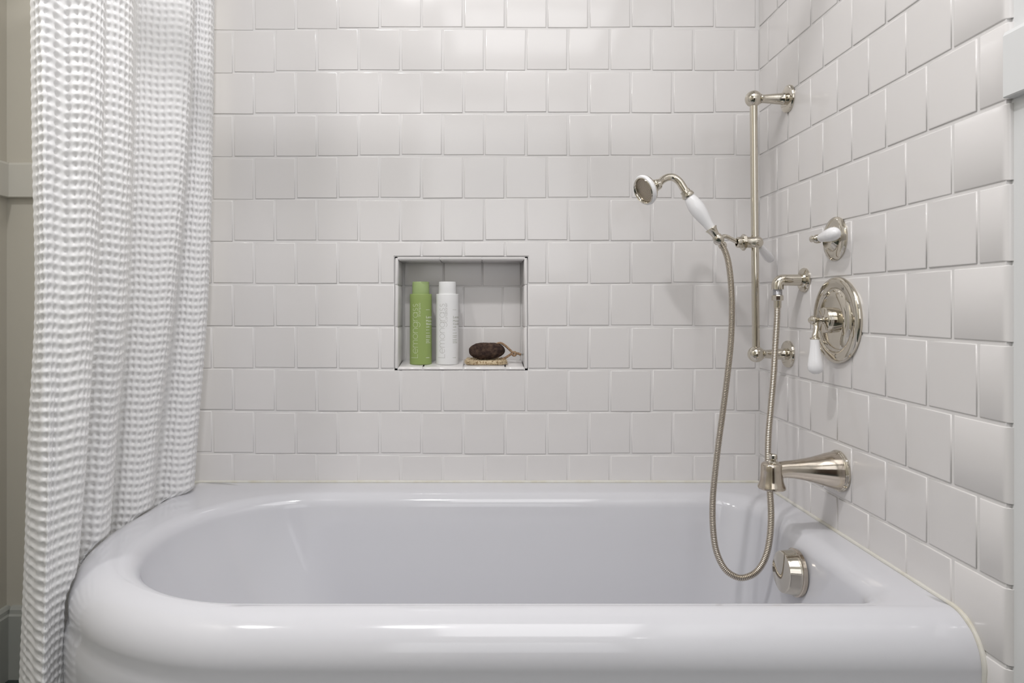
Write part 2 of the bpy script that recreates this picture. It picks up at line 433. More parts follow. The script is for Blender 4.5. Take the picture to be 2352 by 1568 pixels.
# yellowed caulk bead along both walls and down the end of the front roll
cp = [(XR-0.0006, TY0-0.0005, 0.05), (XR-0.0006, TY0-0.0005, ZR-RO)]
cp = [Vector(p) for p in cp]
line = [Vector((XR-0.0006, TY0-0.0005, z)) for z in np.linspace(0.004, ZR-RO-0.01, 16)]
line += [Vector((XR-0.0006, TY0+RO-(RO+0.0015)*math.cos(a), ZR-RO+(RO+0.0015)*math.sin(a))) for a in np.linspace(0.05, PI/2, 14)]
line += [Vector((XR-0.0006, y, ZR+0.0015)) for y in np.linspace(TY0+RO+0.03, YB-0.012, 40)]
line += [Vector((XR-0.004, YB-0.004, ZR+0.0015))]
line += [Vector((x, YB-0.0006, ZR+0.0015)) for x in np.linspace(XR-0.012, TX0+RO, 70)]
line += [Vector((TX0+RO-(RO+0.0015)*math.sin(a), YB-0.0006, ZR-RO+(RO+0.0015)*math.cos(a))) for a in np.linspace(0.1, PI/2, 10)]
rad = [0.0040+0.0009*noise.noise(p*28)+0.0004*noise.noise(p*90) for p in line]
MB().tube(line, rad, 10).build('caulk_bead', M['caulk'], tub)
ov = None
based(tub, (0, 1.33, 0))

# overflow cover
OX, OY, OZ = 0.607, 1.318, zat(1314, 1.318)
drain = thing('overflow_cover', 'round polished nickel overflow cover inside right end of the bathtub', 'drain cover')
ax = Vector((-1, 0, 0.06)).normalized(); oc = Vector((OX+0.012, OY, OZ))
MB().lathe([(-0.004, 0.035), (0.0, 0.0435), (0.004, 0.0440), (0.007, 0.0425), (0.0225, 0.0405), (0.025, 0.0395), (0.0265, 0.037), (0.027, 0.0)], oc, ax, 56).build('cap', M['nickel'], drain)
MB().lathe([(-0.006, 0.030), (-0.006, 0.046), (0.0005, 0.0462), (0.002, 0.0440), (0.002, 0.03)], oc, ax, 56).build('trim_ring', M['worn'], drain)
based(drain, oc)

# ------------------------------------------------------------------ slide bar
AX = Vector((-1, 0, 0))
bar = thing('shower_slide_bar', 'vertical polished nickel slide bar in the tiled corner with two wall posts', 'shower bar')
tb, bb = at(1730.5, 227, 1.555), at(1736.5, 813, 1.555)
MB().tube([tb, tb.lerp(bb, .5), bb], 0.0086, 28).build('rail', M['nickel'], bar)
for i, (c, rc) in enumerate(((tb, 0.0192), (bb, 0.0192))):
    MB().sphere(c, rc, 40).build('ball_finial', M['nickel'], bar)
    fl = Vector((XR, 1.555, c.z))
    L = (fl-c).length
    MB().lathe([(0.0, 0.0135), (L-0.066 if L > .066 else 0, 0.0105), (L-0.064, 0.0098)][:0]+[(0.013, 0.0093), (0.017, 0.0118), (0.020, 0.0098), (0.024, 0.0098), (L-0.018, 0.0132), (L-0.014, 0.0148), (L-0.011, 0.0132), (L-0.004, 0.0138)], c, (1, 0, 0), 36).build('post', M['nickel'], bar)
    MB().lathe([(0, 0.0318), (0.0035, 0.0318), (0.0055, 0.0305), (0.0065, 0.028), (0.0075, 0.015), (0.0075, 0)], fl, AX, 48).build('wall_flange', M['nickel'], bar)
based(bar, bb)

# ------------------------------------------------------------------ sliding holder
hold = thing('hand_shower_holder', 'nickel sliding holder clamped on the slide bar with white porcelain lever', 'shower holder')
hc = at(1733.5, 556.5, 1.555)
def ltr(p0px, p1px, Y0, Y1): return at(*p0px, Y0), at(*p1px, Y1)
MB().lathe([(-0.0195, 0), (-0.0185, 0.006), (-0.0155, 0.0105), (-0.010, 0.0138), (-0.003, 0.0155), (0.004, 0.0150), (0.010, 0.0132), (0.018, 0.0128), (0.026, 0.0132), (0.027, 0.011)], hc, AX, 36).build('clamp', M['nickel'], hold)
MB().lathe([(0.0225, 0.012), (0.0225, 0.0178), (0.024, 0.0195), (0.029, 0.0195), (0.0305, 0.0178), (0.0305, 0.012)], hc, AX, 8).build('nut', M['nickel'], hold, ang=20)
MB().lathe([(0.030, 0.0125), (0.036, 0.0130), (0.041, 0.0128), (0.0425, 0.0115), (0.0425, 0.009), (0.038, 0.0085)], hc, AX, 36).build('collar', M['nickel'], hold)
arm, _ = spline([hc+AX*0.034, at(1690, 554, 1.554), at(1680, 549, 1.552), at(1669, 543.5, 1.549), at(1661, 543, 1.547), at(1657, 548, 1.545)], 30)
MB().tube(arm, [0.0050]*30, 18).build('arm', M['nickel'], hold)
l0, l1 = at(1745, 566, 1.566), at(1771, 598, 1.62); dv = (l1-l0); LL = dv.length
MB().lathe([(-0.014, 0.004), (-0.006, 0.0055), (0.0, 0.0055)], l0, dv, 24).build('lever_stem', M['nickel'], hold)
MB().lathe([(-0.002, 0.005), (0.0, 0.0078), (LL*.25, 0.0088), (LL*.55, 0.0108), (LL*.8, 0.0112), (LL*.93, 0.0090), (LL, 0.004), (LL*1.01, 0)], l0, dv, 28).build('lever', M['china'], hold)['label'] = 'white porcelain lever'
based(hold, hc)

# ------------------------------------------------------------------ hand shower
YH = 1.535
hs = thing('hand_shower', 'nickel hand shower with white porcelain grip and round spray head', 'shower head')
hd = at(1479, 437.5, YH-0.012)
nrm = Vector((-0.85, -0.35, -0.40)).normalized()
# head: lathe along -nrm (from face to neck)
bk = -nrm
MB().lathe([(0.0005, 0.0), (0.0005, 0.0262), (0.0, 0.0275)], hd+bk*0.0035, bk, 60).build('spray_plate', M['face'], hs)
MB().lathe([(0.004, 0.0265), (0.0, 0.0272), (-0.0035, 0.0290), (-0.0045, 0.0305), (-0.003, 0.0318), (0.001, 0.0318)], hd, bk, 60, False).build('face_ring', M['nickel'], hs)
MB().lathe([(-0.0022, 0.0312), (-0.0015, 0.0342), (0.001, 0.0358), (0.0045, 0.0360), (0.0075, 0.0345), (0.009, 0.031)], hd, bk, 60, False).build('rim', M['china'], hs)['label'] = 'white porcelain rim'
neck0 = at(1513, 421.5, YH+0.004)
ln = (neck0-hd).dot(bk)
MB().lathe([(0.006, 0.0325), (0.009, 0.0330), (0.012, 0.0325), (0.016, 0.0275), (0.022, 0.0205), (0.028, 0.0155), (0.032, 0.0135), (0.033, 0.0145), (0.035, 0.0145), (0.036, 0.0130), (0.044, 0.0128), (0.0455, 0.0105), (0.048, 0.0080)], hd, bk, 48).build('bell', M['nickel'], hs)
hole = MB()
e1 = nrm.cross(Vector((0, 0, 1))).normalized(); e2 = nrm.cross(e1)
for rr, nn in ((0.003, 6), (0.006, 12), (0.009, 18), (0.012, 24), (0.015, 30), (0.018, 36), (0.021, 42), (0.0238, 48)):
    for j in range(nn):
        a = 2*PI*j/nn+rr*40; c = hd+bk*0.0032+(e1*math.cos(a)+e2*math.sin(a))*rr
        hole.lathe([(0, 0.00062), (0.0005, 0.0003)], c, nrm, 6)
h_ = hole.build('spray_holes', M['hole'], hs, smooth=False); h_['kind'] = 'stuff'
base_n = hd+bk*0.045
npts, _ = spline([base_n, at(1521, 414, YH+0.014), at(1533, 407.5, YH+0.018), at(1547, 407.5, YH+0.018), at(1560, 416.5, YH+0.014), at(1569, 430, YH+0.010), at(1577, 443, YH+0.006)], 44)
MB().tube(npts, [0.0088]*44, 24).build('neck', M['nickel'], hs)
h0, h1 = at(1579, 447, YH+0.005), at(1634, 526, YH); dv = (h1-h0); LL = dv.length
MB().lathe([(-0.012, 0.0098), (-0.0115, 0.0115), (-0.0045, 0.0118), (-0.0035, 0.0135), (-0.0005, 0.0140), (0.003, 0.0150), (0.0055, 0.0142), (0.006, 0.011)], h0, dv, 32).build('collar', M['nickel'], hs)
prof = [(0.004, 0.0105), (LL*.06, 0.0122), (LL*.16, 0.0152), (LL*.30, 0.0180), (LL*.42, 0.0186), (LL*.55, 0.0176), (LL*.70, 0.0150), (LL*.85, 0.0120), (LL*1.0, 0.0102)]
MB().lathe(prof, h0, dv, 12).build('grip', M['china'], hs, ang=60)['label'] = 'white porcelain grip'
dn = dv.normalized()
MB().lathe([(-0.003, 0.0100), (-0.0025, 0.0138), (-0.001, 0.0142), (0.003, 0.0118), (0.010, 0.0098), (0.019, 0.0088), (0.019, 0.0102), (0.021, 0.0112), (0.027, 0.0112), (0.029, 0.0100), (0.036, 0.0095)], h1, dn, 32).build('ferrule', M['nickel'], hs)
tee = h1+dn*0.029
MB().sphere(tee, 0.0125, 30).build('swivel_ball', M['nickel'], hs)
cb = Vector((-0.45, -0.75, -0.45)).normalized()
MB().lathe([(0.006, 0.0085), (0.012, 0.0095), (0.0145, 0.0088), (0.016, 0.004), (0.0162, 0)], tee, cb, 28).build('cap', M['nickel'], hs)
MB().lathe([(0.006, 0.0085), (0.013, 0.0088), (0.0135, 0.0102), (0.020, 0.0102), (0.0205, 0.0085), (0.024, 0.0078)], tee, at(1664, 570, YH)-tee, 8).build('hose_nut', M['nickel'], hs, ang=20)
based(hs, tee)

# ------------------------------------------------------------------ hose
hp = [(1656, 561, 1.532), (1664, 574, 1.528), (1672, 598, 1.520), (1678, 640, 1.508), (1681, 700, 1.495), (1679, 780, 1.480), (1671, 860, 1.465), (1661, 940, 1.455),
      (1650, 1020, 1.445), (1642, 1090, 1.435), (1637, 1150, 1.43), (1637.5, 1210, 1.425), (1645, 1264, 1.42), (1664, 1305, 1.415), (1690, 1324, 1.41), (1714, 1325, 1.405), (1739, 1311, 1.405),
      (1758, 1280, 1.405), (1768, 1235, 1.407), (1771, 1180, 1.41), (1768, 1120, 1.415), (1764, 1060, 1.423), (1765, 1000, 1.433), (1771, 930, 1.445), (1777, 860, 1.456), (1781, 790, 1.467), (1784.5, 735, 1.475), (1785.5, 706, 1.477)]
pts = [at(*p) for p in hp]
_, Lh = spline(pts, 100); NS = int(Lh/0.0036)*6
hpts, _ = spline(pts, NS)
hr = [(0.0070, 0.0070, 0.0068, 0.0066, 0.0064, 0.0050)[i % 6] for i in range(NS)]
hose = MB().tube(hpts, hr, 18).build('shower_hose', M['hose'], ang=80)
tag(hose, 'ribbed metal shower hose hanging in a long loop into the bathtub', 'hose')

# ------------------------------------------------------------------ hose outlet elbow on the right wall
YE2 = 1.477
el = thing('hose_outlet_elbow', 'nickel elbow outlet on the right wall feeding the hose', 'pipe fitting')
ec = at(1786, 643, YE2); wl = Vector((XR, YE2, ec.z))
MB().lathe([(0, 0.0275), (0.003, 0.0275), (0.005, 0.026), (0.0065, 0.0185), (0.0105, 0.0165), (0.0105, 0)], wl, AX, 44).build('wall_flange', M['nickel'], el)
q0 = wl; R_ = 0.010
pp = [wl+AX*0.004, wl.lerp(ec, .5), ec+Vector((0.012, 0, 0))]
arcp = [ec+Vector((0.012-0.012*math.sin(a), 0, -0.012+0.012*math.cos(a))) for a in np.linspace(0, PI/2, 10)]
arcp += [ec+Vector((0, 0, -0.021))]
MB().tube(pp[:2]+arcp, 0.0128, 30).build('elbow', M['nickel'], el)
dn_ = Vector((0, 0, -1))
MB().lathe([(0.020, 0.0090), (0.0225, 0.0090), (0.023, 0.0100), (0.0245, 0.0092), (0.026, 0.0100), (0.0275, 0.0092), (0.029, 0.0100), (0.0305, 0.0092), (0.032, 0.0100), (0.0345, 0.0092)], ec, dn_, 30).build('threaded_nipple', M['steel'], el)['label'] = 'dark bare steel thread'
MB().lathe([(0.0335, 0.0095), (0.0340, 0.0118), (0.0355, 0.0125), (0.0445, 0.0125), (0.0460, 0.0115), (0.0462, 0.0085)], ec, dn_, 10).build('hose_nut', M['nickel'], el, ang=20)
MB().lathe([(0.045, 0.0082), (0.0615, 0.0080), (0.0625, 0.0066)], ec, dn_, 24).build('hose_ferrule', M['nickel'], el)
based(el, wl)

# ------------------------------------------------------------------ small diverter valve
dvv = thing('diverter_valve', 'small round nickel valve with a white lever pointing outward, above the larger valve', 'valve')
vc = Vector((XR, 1.346, zat(548.5, 1.346)))
MB().lathe([(0, 0.0448), (0.003, 0.0448), (0.0055, 0.0425), (0.0075, 0.0375), (0.0085, 0.030), (0.009, 0)], vc, AX, 64).build('wall_plate', M['nickel'], dvv)
MB().lathe([(0.006, 0.0262), (0.010, 0.0265), (0.0125, 0.0250), (0.016, 0.021), (0.0175, 0.0195), (0.0175, 0)], vc, AX, 48).build('hub_disc', M['nickel'], dvv)
MB().lathe([(0.015, 0.0060), (0.020, 0.0048), (0.026, 0.0042), (0.029, 0.006), (0.033, 0.0088), (0.038, 0.0095), (0.043, 0.0080), (0.046, 0.0050), (0.0475, 0.0065), (0.050, 0.0068), (0.0525, 0.0045), (0.0535, 0)], vc, AX, 28).build('stem_finial', M['nickel'], dvv)
hv = vc+AX*0.036; ld = Vector((-0.02, -1, 0.06)).normalized()
MB().lathe([(0.004, 0.0050), (0.010, 0.0050), (0.011, 0.0078), (0.0135, 0.0078)], hv, ld, 24).build('lever_neck', M['nickel'], dvv)
MB().lathe([(0.0130, 0.0060), (0.0132, 0.0085), (0.025, 0.0102), (0.042, 0.0125), (0.056, 0.0135), (0.066, 0.0125), (0.073, 0.0085), (0.0762, 0.003), (0.0766, 0)], hv, ld, 36).build('lever', M['china'], dvv)['label'] = 'white porcelain lever'
based(dvv, vc)

# ------------------------------------------------------------------ main mixing valve
mv = thing('mixing_valve', 'large round nickel valve plate with a white lever hanging down', 'valve')
vc = Vector((XR, 1.337, zat(735, 1.337)))
MB().lathe([(0, 0.0868), (0.003, 0.0878), (0.006, 0.0873), (0.0083, 0.0855), (0.0096, 0.0825), (0.0101, 0.0790), (0.0101, 0.0670), (0.0097, 0.0657), (0.0086, 0.0648), (0.0086, 0.0640), (0.0104, 0.0620), (0.0130, 0.0575), (0.0146, 0.0520), (0.0152, 0.0450), (0.0152, 0.0)], vc, AX, 96).build('wall_plate', M['nickel'], mv)
MB().lathe([(0.008, 0.0262), (0.014, 0.0262), (0.0295, 0.0258), (0.0310, 0.0250), (0.0318, 0.0235), (0.0312, 0.0125), (0.0318, 0.0115), (0.0318, 0)], vc, AX, 64).build('hub', M['nickel'], mv)
MB().lathe([(0.030, 0.0085), (0.034, 0.0075), (0.0345, 0.0045), (0.040, 0.0042), (0.0405, 0.0062), (0.0425, 0.0062), (0.0430, 0.0045), (0.0455, 0.0078), (0.0500, 0.0096), (0.0545, 0.0088), (0.0575, 0.0050), (0.0585, 0.0052), (0.0600, 0.0030), (0.0603, 0)], vc, AX, 32).build('stem_finial', M['nickel'], mv)
hv = vc+AX*0.049
lp, _ = spline([hv, hv+Vector((0.002, -0.004, -0.012)), hv+Vector((-0.002, -0.010, -0.024)), hv+Vector((-0.005, -0.013, -0.032)), hv+Vector((-0.005, -0.013, -0.040))], 24)
MB().tube(lp, [0.0062-0.0012*math.sin(PI*i/23) for i in range(24)], 20).build('lever_neck', M['nickel'], mv)
lb = hv+Vector((-0.005, -0.013, -0.034))
MB().lathe([(0.0, 0.0060), (0.001, 0.0088), (0.003, 0.0092), (0.0045, 0.0080)], lb, dn_, 28).build('lever_collar', M['nickel'], mv)
MB().lathe([(0.0044, 0.0076), (0.0048, 0.0086), (0.015, 0.0090), (0.030, 0.0107), (0.045, 0.0132), (0.056, 0.0147), (0.064, 0.0142), (0.070, 0.0110), (0.0735, 0.0055), (0.0742, 0)], lb, Vector((0.02, -0.01, -1)), 36).build('lever', M['china'], mv)['label'] = 'white porcelain lever'
# engraved H, C and the arc marks between them on the plate face
def text_obj(body, size, align='CENTER'):
    c = bpy.data.curves.new('t', 'FONT'); c.body = body; c.size = size; c.align_x = align; c.align_y = 'CENTER'; c.resolution_u = 3
    o = bpy.data.objects.new('t', c); COL.objects.link(o)
    bpy.context.view_layer.update()
    me = bpy.data.meshes.new_from_object(o.evaluated_get(bpy.context.evaluated_depsgraph_get()))
    vs = [v.co.copy() for v in me.vertices]; fs = [tuple(p.vertices) for p in me.polygons]
    bpy.data.objects.remove(o); bpy.data.curves.remove(c); bpy.data.meshes.remove(me)
    return vs, fs
em = MB()
def on_plate(dy, dz, lift=0.0101): return Vector((XR-lift, vc.y-dy, vc.z+dz))
for ch, dy, dz in (('H', 0.0355, 0.0620), ('C', 0.008, -0.0725)):
    vs, fs = text_obj(ch, 0.0105)
    em.add([on_plate(dy+v.x, dz+v.y) for v in vs], fs)
def strip(pts, w_):
    for (a, b), (c, d) in zip(pts[:-1], pts[1:]):
        l = math.hypot(c-a, d-b); nx, ny = -(d-b)/l*w_, (c-a)/l*w_
        em.add([on_plate(a-nx, b-ny), on_plate(c-nx, d-ny), on_plate(c+nx, d+ny), on_plate(a+nx, b+ny)], [(0, 1, 2, 3)])
strip([(0.0475+0.014*t, 0.036+0.0018*math.sin(t*2*PI)) for t in np.linspace(0, 1, 9)], 0.0004)
strip([(0.0675, -0.009), (0.0785, -0.009)], 0.0003)
eo = em.build('engraved_marks', M['mark'], mv, smooth=False); eo['label'] = 'engraved H and C markings'; eo['kind'] = 'stuff'
based(mv, vc)

# ------------------------------------------------------------------ tub spout
YS = 1.329
sp = thing('tub_spout', 'curved spotted nickel bath spout low on the right wall', 'faucet')
secs = [(1931, 1037.2, 1124.5), (1924, 1037.5, 1124), (1912, 1038.5, 1121), (1900, 1041, 1117.5), (1884, 1045.5, 1112.5), (1866, 1050, 1107), (1843, 1054, 1101.5), (1820, 1057, 1097.5), (1803, 1058.5, 1096.5), (1790, 1060.5, 1098), (1778, 1063, 1100), (1768, 1068, 1100)]
rs = []
xs_ = [XR-0.001] + [min(xat(p[0], YS), XR-0.005) for p in secs[1:]]
for x, (px, yt, ybt) in zip(xs_, secs):
    zt, zb = zat(yt, YS), zat(ybt, YS); hh = (zt-zb)/2; zc = (zt+zb)/2; wd = hh*(1.0 if px > 1860 else 0.98)
    rs.append([Vector((x, YS+wd*math.copysign(abs(math.cos(a))**0.9, math.cos(a)), zc+hh*math.copysign(abs(math.sin(a))**0.9, math.sin(a)))) for a in np.linspace(0, 2*PI, 41)[:-1]])
MB().rings(rs).build('body', M['worn'], sp, ang=50)
zc = zat(1080.8, YS)
MB().lathe([(-0.0005, 0.0395), (0.0015, 0.0412), (0.0045, 0.0412), (0.006, 0.0396), (0.0075, 0.0400), (0.009, 0.0385), (0.009, 0.03)], (XR-0.001, YS, zc), AX, 60).build('wall_flange', M['nickel'], sp)
nc = Vector((xat(1772.5, YS), YS, 0))
def zp(y): return zat(y, YS)
zt = zp(1061)
MB().lathe([(zt-zp(y), r) for y, r in ((1060.5, 0), (1061, 0.011), (1062.5, 0.0165), (1065, 0.0192), (1069, 0.0205), (1080, 0.0208), (1092, 0.0214), (1102, 0.0224), (1110, 0.0242), (1115, 0.0262), (1118.5, 0.0268), (1121, 0.0262), (1122.5, 0.0235), (1120, 0.020), (1108, 0.0185))], (nc.x, YS, zt), dn_, 56).build('nozzle', M['worn'], sp)
MB().lathe([(0, 0.0115), (0.002, 0.0118), (0.004, 0.0100), (0.006, 0.0068), (0.0075, 0.0052), (0.009, 0.0072), (0.0098, 0.0080), (0.0165, 0.0082), (0.0182, 0.0068), (0.0185, 0)], (xat(1775.5, YS), YS, zp(1063.5)), (0, 0, 1), 30).build('diverter_knob', M['nickel'], sp)
based(sp, (XR, YS, zc))

# ------------------------------------------------------------------ bottles in the niche
def arc_(cx, cy, r, a0, a1, n=14): return [(cx+r*math.cos(math.radians(a0+(a1-a0)*i/n)), cy+r*math.sin(math.radians(a0+(a1-a0)*i/n))) for i in range(n+1)]
GL = {   # single-stroke round letters: (advance, strokes), x-height 1, cap 1.4
 'L': (0.95, [[(0, 1.4), (0, 0), (0.75, 0)]]),
 'e': (1.25, [[(0, .5), (1, .5)]+arc_(.5, .5, .5, 0, 310, 20)]),
 'm': (1.75, [[(0, 0), (0, 1)], [(0, .6)]+arc_(.37, .63, .37, 180, 0)+[(.74, 0)], [(.74, .6)]+arc_(1.11, .63, .37, 180, 0)+[(1.48, 0)]]),
 'o': (1.25, [arc_(.5, .5, .5, 0, 360, 24)]),
 'n': (1.15, [[(0, 0), (0, 1)], [(0, .55)]+arc_(.44, .56, .44, 180, 0)+[(.88, 0)]]),
 'g': (1.30, [arc_(.5, .5, .5, 0, 360, 24), [(1, 1), (1, .0)]+arc_(.5, -.0, .5, 0, -150)]),
 'r': (0.72, [[(0, 0), (0, 1)], arc_(.5, .5, .5, 180, 80)]),
 'a': (1.30, [arc_(.5, .5, .5, 0, 360, 24), [(1, 1), (1, 0)]]),
 's': (0.88, [arc_(.34, .75, .25, 35, 270)+arc_(.34, .25, .25, 90, -145)]),
 'S': (1.1, [arc_(.42, 1.05, .35, 35, 270)+arc_(.42, .35, .35, 90, -145)]),
 'h': (1.15, [[(0, 0), (0, 1.4)], [(0, .55)]+arc_(.44, .56, .44, 180, 0)+[(.88, 0)]]),
 'p': (1.25, [[(0, 1), (0, -.45)], arc_(.5, .5, .5, 0, 360, 24)]),
 'C': (1.6, [arc_(.7, .7, .7, 45, 315, 22)]),
 'd': (1.25, [arc_(.5, .5, .5, 0, 360, 24), [(1, 1.4), (1, 0)]]),
 'i': (0.35, [[(0, 0), (0, 1)], [(0, 1.25), (0, 1.38)]]),
 't': (0.62, [[(0.15, 1.3), (0.15, 0)], [(-.1, 1), (.45, 1)]]),
}
def stroke_word(word, sc, wid, fn, mb):
    """fn(advance, up) -> point on the bottle"""
    x = 0
    for ch in word:
        adv, strokes = GL[ch]
        for st0 in strokes:
            st = [st0[0]]
            for b_ in st0[1:]:
                a_ = st[-1]; nn = max(1, int(math.hypot(b_[0]-a_[0], b_[1]-a_[1])/0.12))
                st += [(a_[0]+(b_[0]-a_[0])*i/nn, a_[1]+(b_[1]-a_[1])*i/nn) for i in range(1, nn+1)]
            for (a, b), (c, d) in zip(st[:-1], st[1:]):
                l = math.hypot(c-a, d-b)
                if l < 1e-6: continue
                tx, ty = (c-a)/l, (d-b)/l; nx, ny = -ty*wid/sc, tx*wid/sc; ex, ey = tx*wid*.6/sc, ty*wid*.6/sc
                mb.add([fn((x+p)*sc, q*sc) for p, q in ((a-nx-ex, b-ny-ey), (c-nx+ex, d-ny+ey), (c+nx+ex, d+ny+ey), (a+nx-ex, b+ny-ey))], [(0, 1, 2, 3)])
        x += adv
    return x*sc
def bottle(name, label, px0, px1, Y, mbody, mcap, inks, second, lines, flip):
    b = thing(name, label, 'bottle', 'toiletry bottles in the wall niche')
    cx = xat((px0+px1)/2, Y); rx = (px1-px0)/2*Y/F; ry = rx*0.80
    zb = SILL(Y-ry)+0.0012; zs = zat(675, Y); zc0 = zat(673.4, Y); zct = zat(647, Y)
    def er(z, kx, k=1.0): return [Vector((cx+rx*kx*math.cos(a), Y+ry*kx*k*math.sin(a), z)) for a in np.linspace(0, 2*PI, 65)[:-1]]
    hgt = zs-zb
    rr = [er(zb, .93), er(zb+0.0005, .965), er(zb+0.0022, .985)]+[er(zb+hgt*t, .985+.0*t) for t in (.1, .3, .5, .7, .9)]+[er(zs-0.0022, .985), er(zs-0.0006, .975), er(zs, .95), er(zs+0.0002, .80)]
    MB().rings(rr).build('body', mbody, b, ang=50)
    kc = 0.775
    cr_ = [er(zs-0.001, kc*.97), er(zc0, kc), er((zc0+zct)/2, kc*.985), er(zct-0.0018, kc*.965), er(zct-0.0006, kc*.95), er(zct, kc*.91)]
    cap = MB().rings(cr_).build('cap', mcap, b, ang=50)
    if flip:   # thumb notch of the flip lid
        MB().rings([[Vector((cx+rx*.42+0.010*q*math.cos(a), Y-ry*.755*1.0*math.sqrt(max(0, 1-((rx*.42+.010*q*math.cos(a))/(rx*.76))**2))-0.0004*s_, zct-0.0010+0.0045*q*min(0, math.sin(a)))) for a in np.linspace(0, 2*PI, 25)[:-1]] for q, s_ in ((1.0, .5), (.92, 1.2), (.80, .4))]).build('flip_notch', mcap, b)
    lab = MB(); lab2 = MB()
    kk = 0.985
    def surf(dx, z):                       # straight projection onto the bottle front
        u = max(-.999, min(.999, dx/(rx*kk))); return Vector((cx+dx, Y-ry*kk*math.sqrt(1-u*u)-0.00022, z))
    pxm = Y/F
    bx = lambda px: xat(px, Y)-cx
    off = (px0+px1)/2-966
    base = bx(961.0+off); z0 = zat(820, Y)
    L0 = sum(GL[c][0] for c in 'Lemongrass')
    sc = (125*pxm)/L0
    stroke_word('Lemongrass', sc, 0.00042, lambda s_, up: surf(base-up*1.0, z0+s_), lab)
    L2 = sum(GL[c][0] for c in second); hh = 32 if len(second) < 9 else 44
    sc2 = hh*pxm/L2
    base2 = bx(967.2+off); z2 = zat(695+hh, Y)
    stroke_word(second, sc2, 0.00026, lambda s_, up: surf(base2-up, z2+s_), lab)
    lab.build('vertical_lettering', inks[0], b, smooth=False)
    s0 = math.asin(bx(979.5+off)/(rx*kk))
    def wrap(s_, z):
        a = s0+s_/((rx+ry)/2*0.93); return Vector((cx+(rx*kk+0.00018)*math.sin(a), Y-(ry*kk+0.00018)*math.cos(a), z))
    for txt, py, size in lines:
        vs, fs = text_obj(txt, size, 'LEFT')
        if vs: lab2.add([wrap(v.x, zat(py, Y)+v.y) for v in vs], fs)
    for py, n in ((711, 7), (757, 6), (764, 7), (770, 8), (773.5, 7), (779, 7), (782.5, 6), (786, 8), (820, 6)):   # unreadable small print
        x = 0
        for j in range(n):
            wv = random.uniform(0.0006, 0.0014); hh_ = random.uniform(0.0005, 0.0009)
            z = zat(py, Y); lab2.add([wrap(x, z-hh_), wrap(x+wv, z-hh_), wrap(x+wv, z+hh_), wrap(x, z+hh_)], [(0, 1, 2, 3)]); x += wv+0.0007
    lab2.build('side_print', inks[1], b, smooth=False)['kind'] = 'stuff'
    based(b, (cx, Y, zb)); return b
YBT = YB+0.045
bottle('shampoo_bottle', 'green bottle of lemongrass shampoo standing left in the wall niche', 941, 992, YBT, M['green'], M['greencap'], (M['ink_l'], M['ink_w']), 'Shampoo',
       (('Lemongrass', 728, 0.0092), ('Moisture', 736.5, 0.0078), ('Shampoo', 743.5, 0.0078), ('with', 750, 0.0058)), True)
bottle('conditioner_bottle', 'white bottle of lemongrass conditioner standing in the wall niche', 1001.5, 1053.5, YBT, M['white'], M['white'], (M['ink_g'], M['ink_s']), 'Conditioner',
       (('Lemongrass', 728, 0.0092), ('Moisture', 736.5, 0.0078), ('Conditioner', 743.5, 0.0078), ('with', 750, 0.0058)), False)

# ------------------------------------------------------------------ fibre pad and pumice stone
YP = YB+0.047
pz = SILL(YP)+0.001
px0, px1 = xat(1069.5, YP-0.02), xat(1163.5, YP-0.02); pt = 0.0105
pad = MB(); NXp, NYp = 90, 50
yd = 0.028
def padpt(u, v, top):
    sx, sy = u*2-1, v*2-1
    # rounded rectangle
    x = (px0+px1)/2+(px1-px0)/2*sx; y = YP+yd*sy
    n_ = noise.noise(Vector((x*260, y*260, top*3)))
    return Vector((x, y, 0)), n_
grid = []
pv = []; pf = []
secn = 14
# rounded slab as swept rings around the edge
def sup(a, rx_, ry_):
    c, s_ = math.cos(a), math.sin(a); p = 0.32
    return rx_*math.copysign(abs(c)**p, c), ry_*math.copysign(abs(s_)**p, s_)
rr = []
for q, zq in ((0.0, 0), (0.6, 0), (0.93, 0.0), (0.985, 0.10), (1.0, 0.3), (0.995, 0.5), (1.0, 0.72), (0.985, 0.92), (0.95, 1.0), (0.8, 1.0), (0.5, 0.98), (0.0, 0.98)):
    ringp = []
    for a in np.linspace(0, 2*PI, 181)[:-1]:
        x, y = sup(a, (px1-px0)/2*max(q, .001), yd*max(q, .001)); c = Vector(((px0+px1)/2+x, YP+y, pz+pt*zq+0.105*max(0, YP+y-YP)*0))
        n_ = noise.noise(c*420)*0.0012+noise.noise(c*900)*0.0007
        c += Vector((x, y*1.6, (zq-.5)*0.05)).normalized()*n_
        c.z += 0.105*y*0.9
        if zq < .05: c.z = max(c.z, pz+0.105*y*0.9)
        ringp.append(c)
    rr.append(ringp)
padt = thing('fibre_soap_pad', 'flat rectangular tan fibre pad lying in the niche under the pumice', 'soap pad')
pad.rings(rr).build('pad', M['sisal'], padt, ang=80)
fb = MB()
for i in range(420):
    a = random.uniform(PI, 2*PI) if i % 4 else random.uniform(0, PI)
    x, y = sup(a, (px1-px0)/2*1.0, yd*1.0); c = Vector(((px0+px1)/2+x, YP+y, pz+0.0015+0.105*y*.9+random.uniform(0.0, pt*0.85)))
    if random.random() < .2: c = Vector(((px0+px1)/2+x*random.uniform(.5, 1), YP+y*random.uniform(.3, 1), pz+pt+0.0005)); c.z += 0.105*(c.y-YP)*.9
    p = [c]
    d = Vector((random.gauss(0, 1), random.gauss(0, .35), random.gauss(0, .55))).normalized()
    for k in range(5):
        d = (d+Vector((random.gauss(0, .7), random.gauss(0, .25), random.gauss(0, .6)))).normalized(); q = p[-1]+d*0.0013
        q.z = max(q.z, pz+0.001+0.105*(q.y-YP)*.9); p.append(q)
    fb.tube(p, 0.00028, 5)
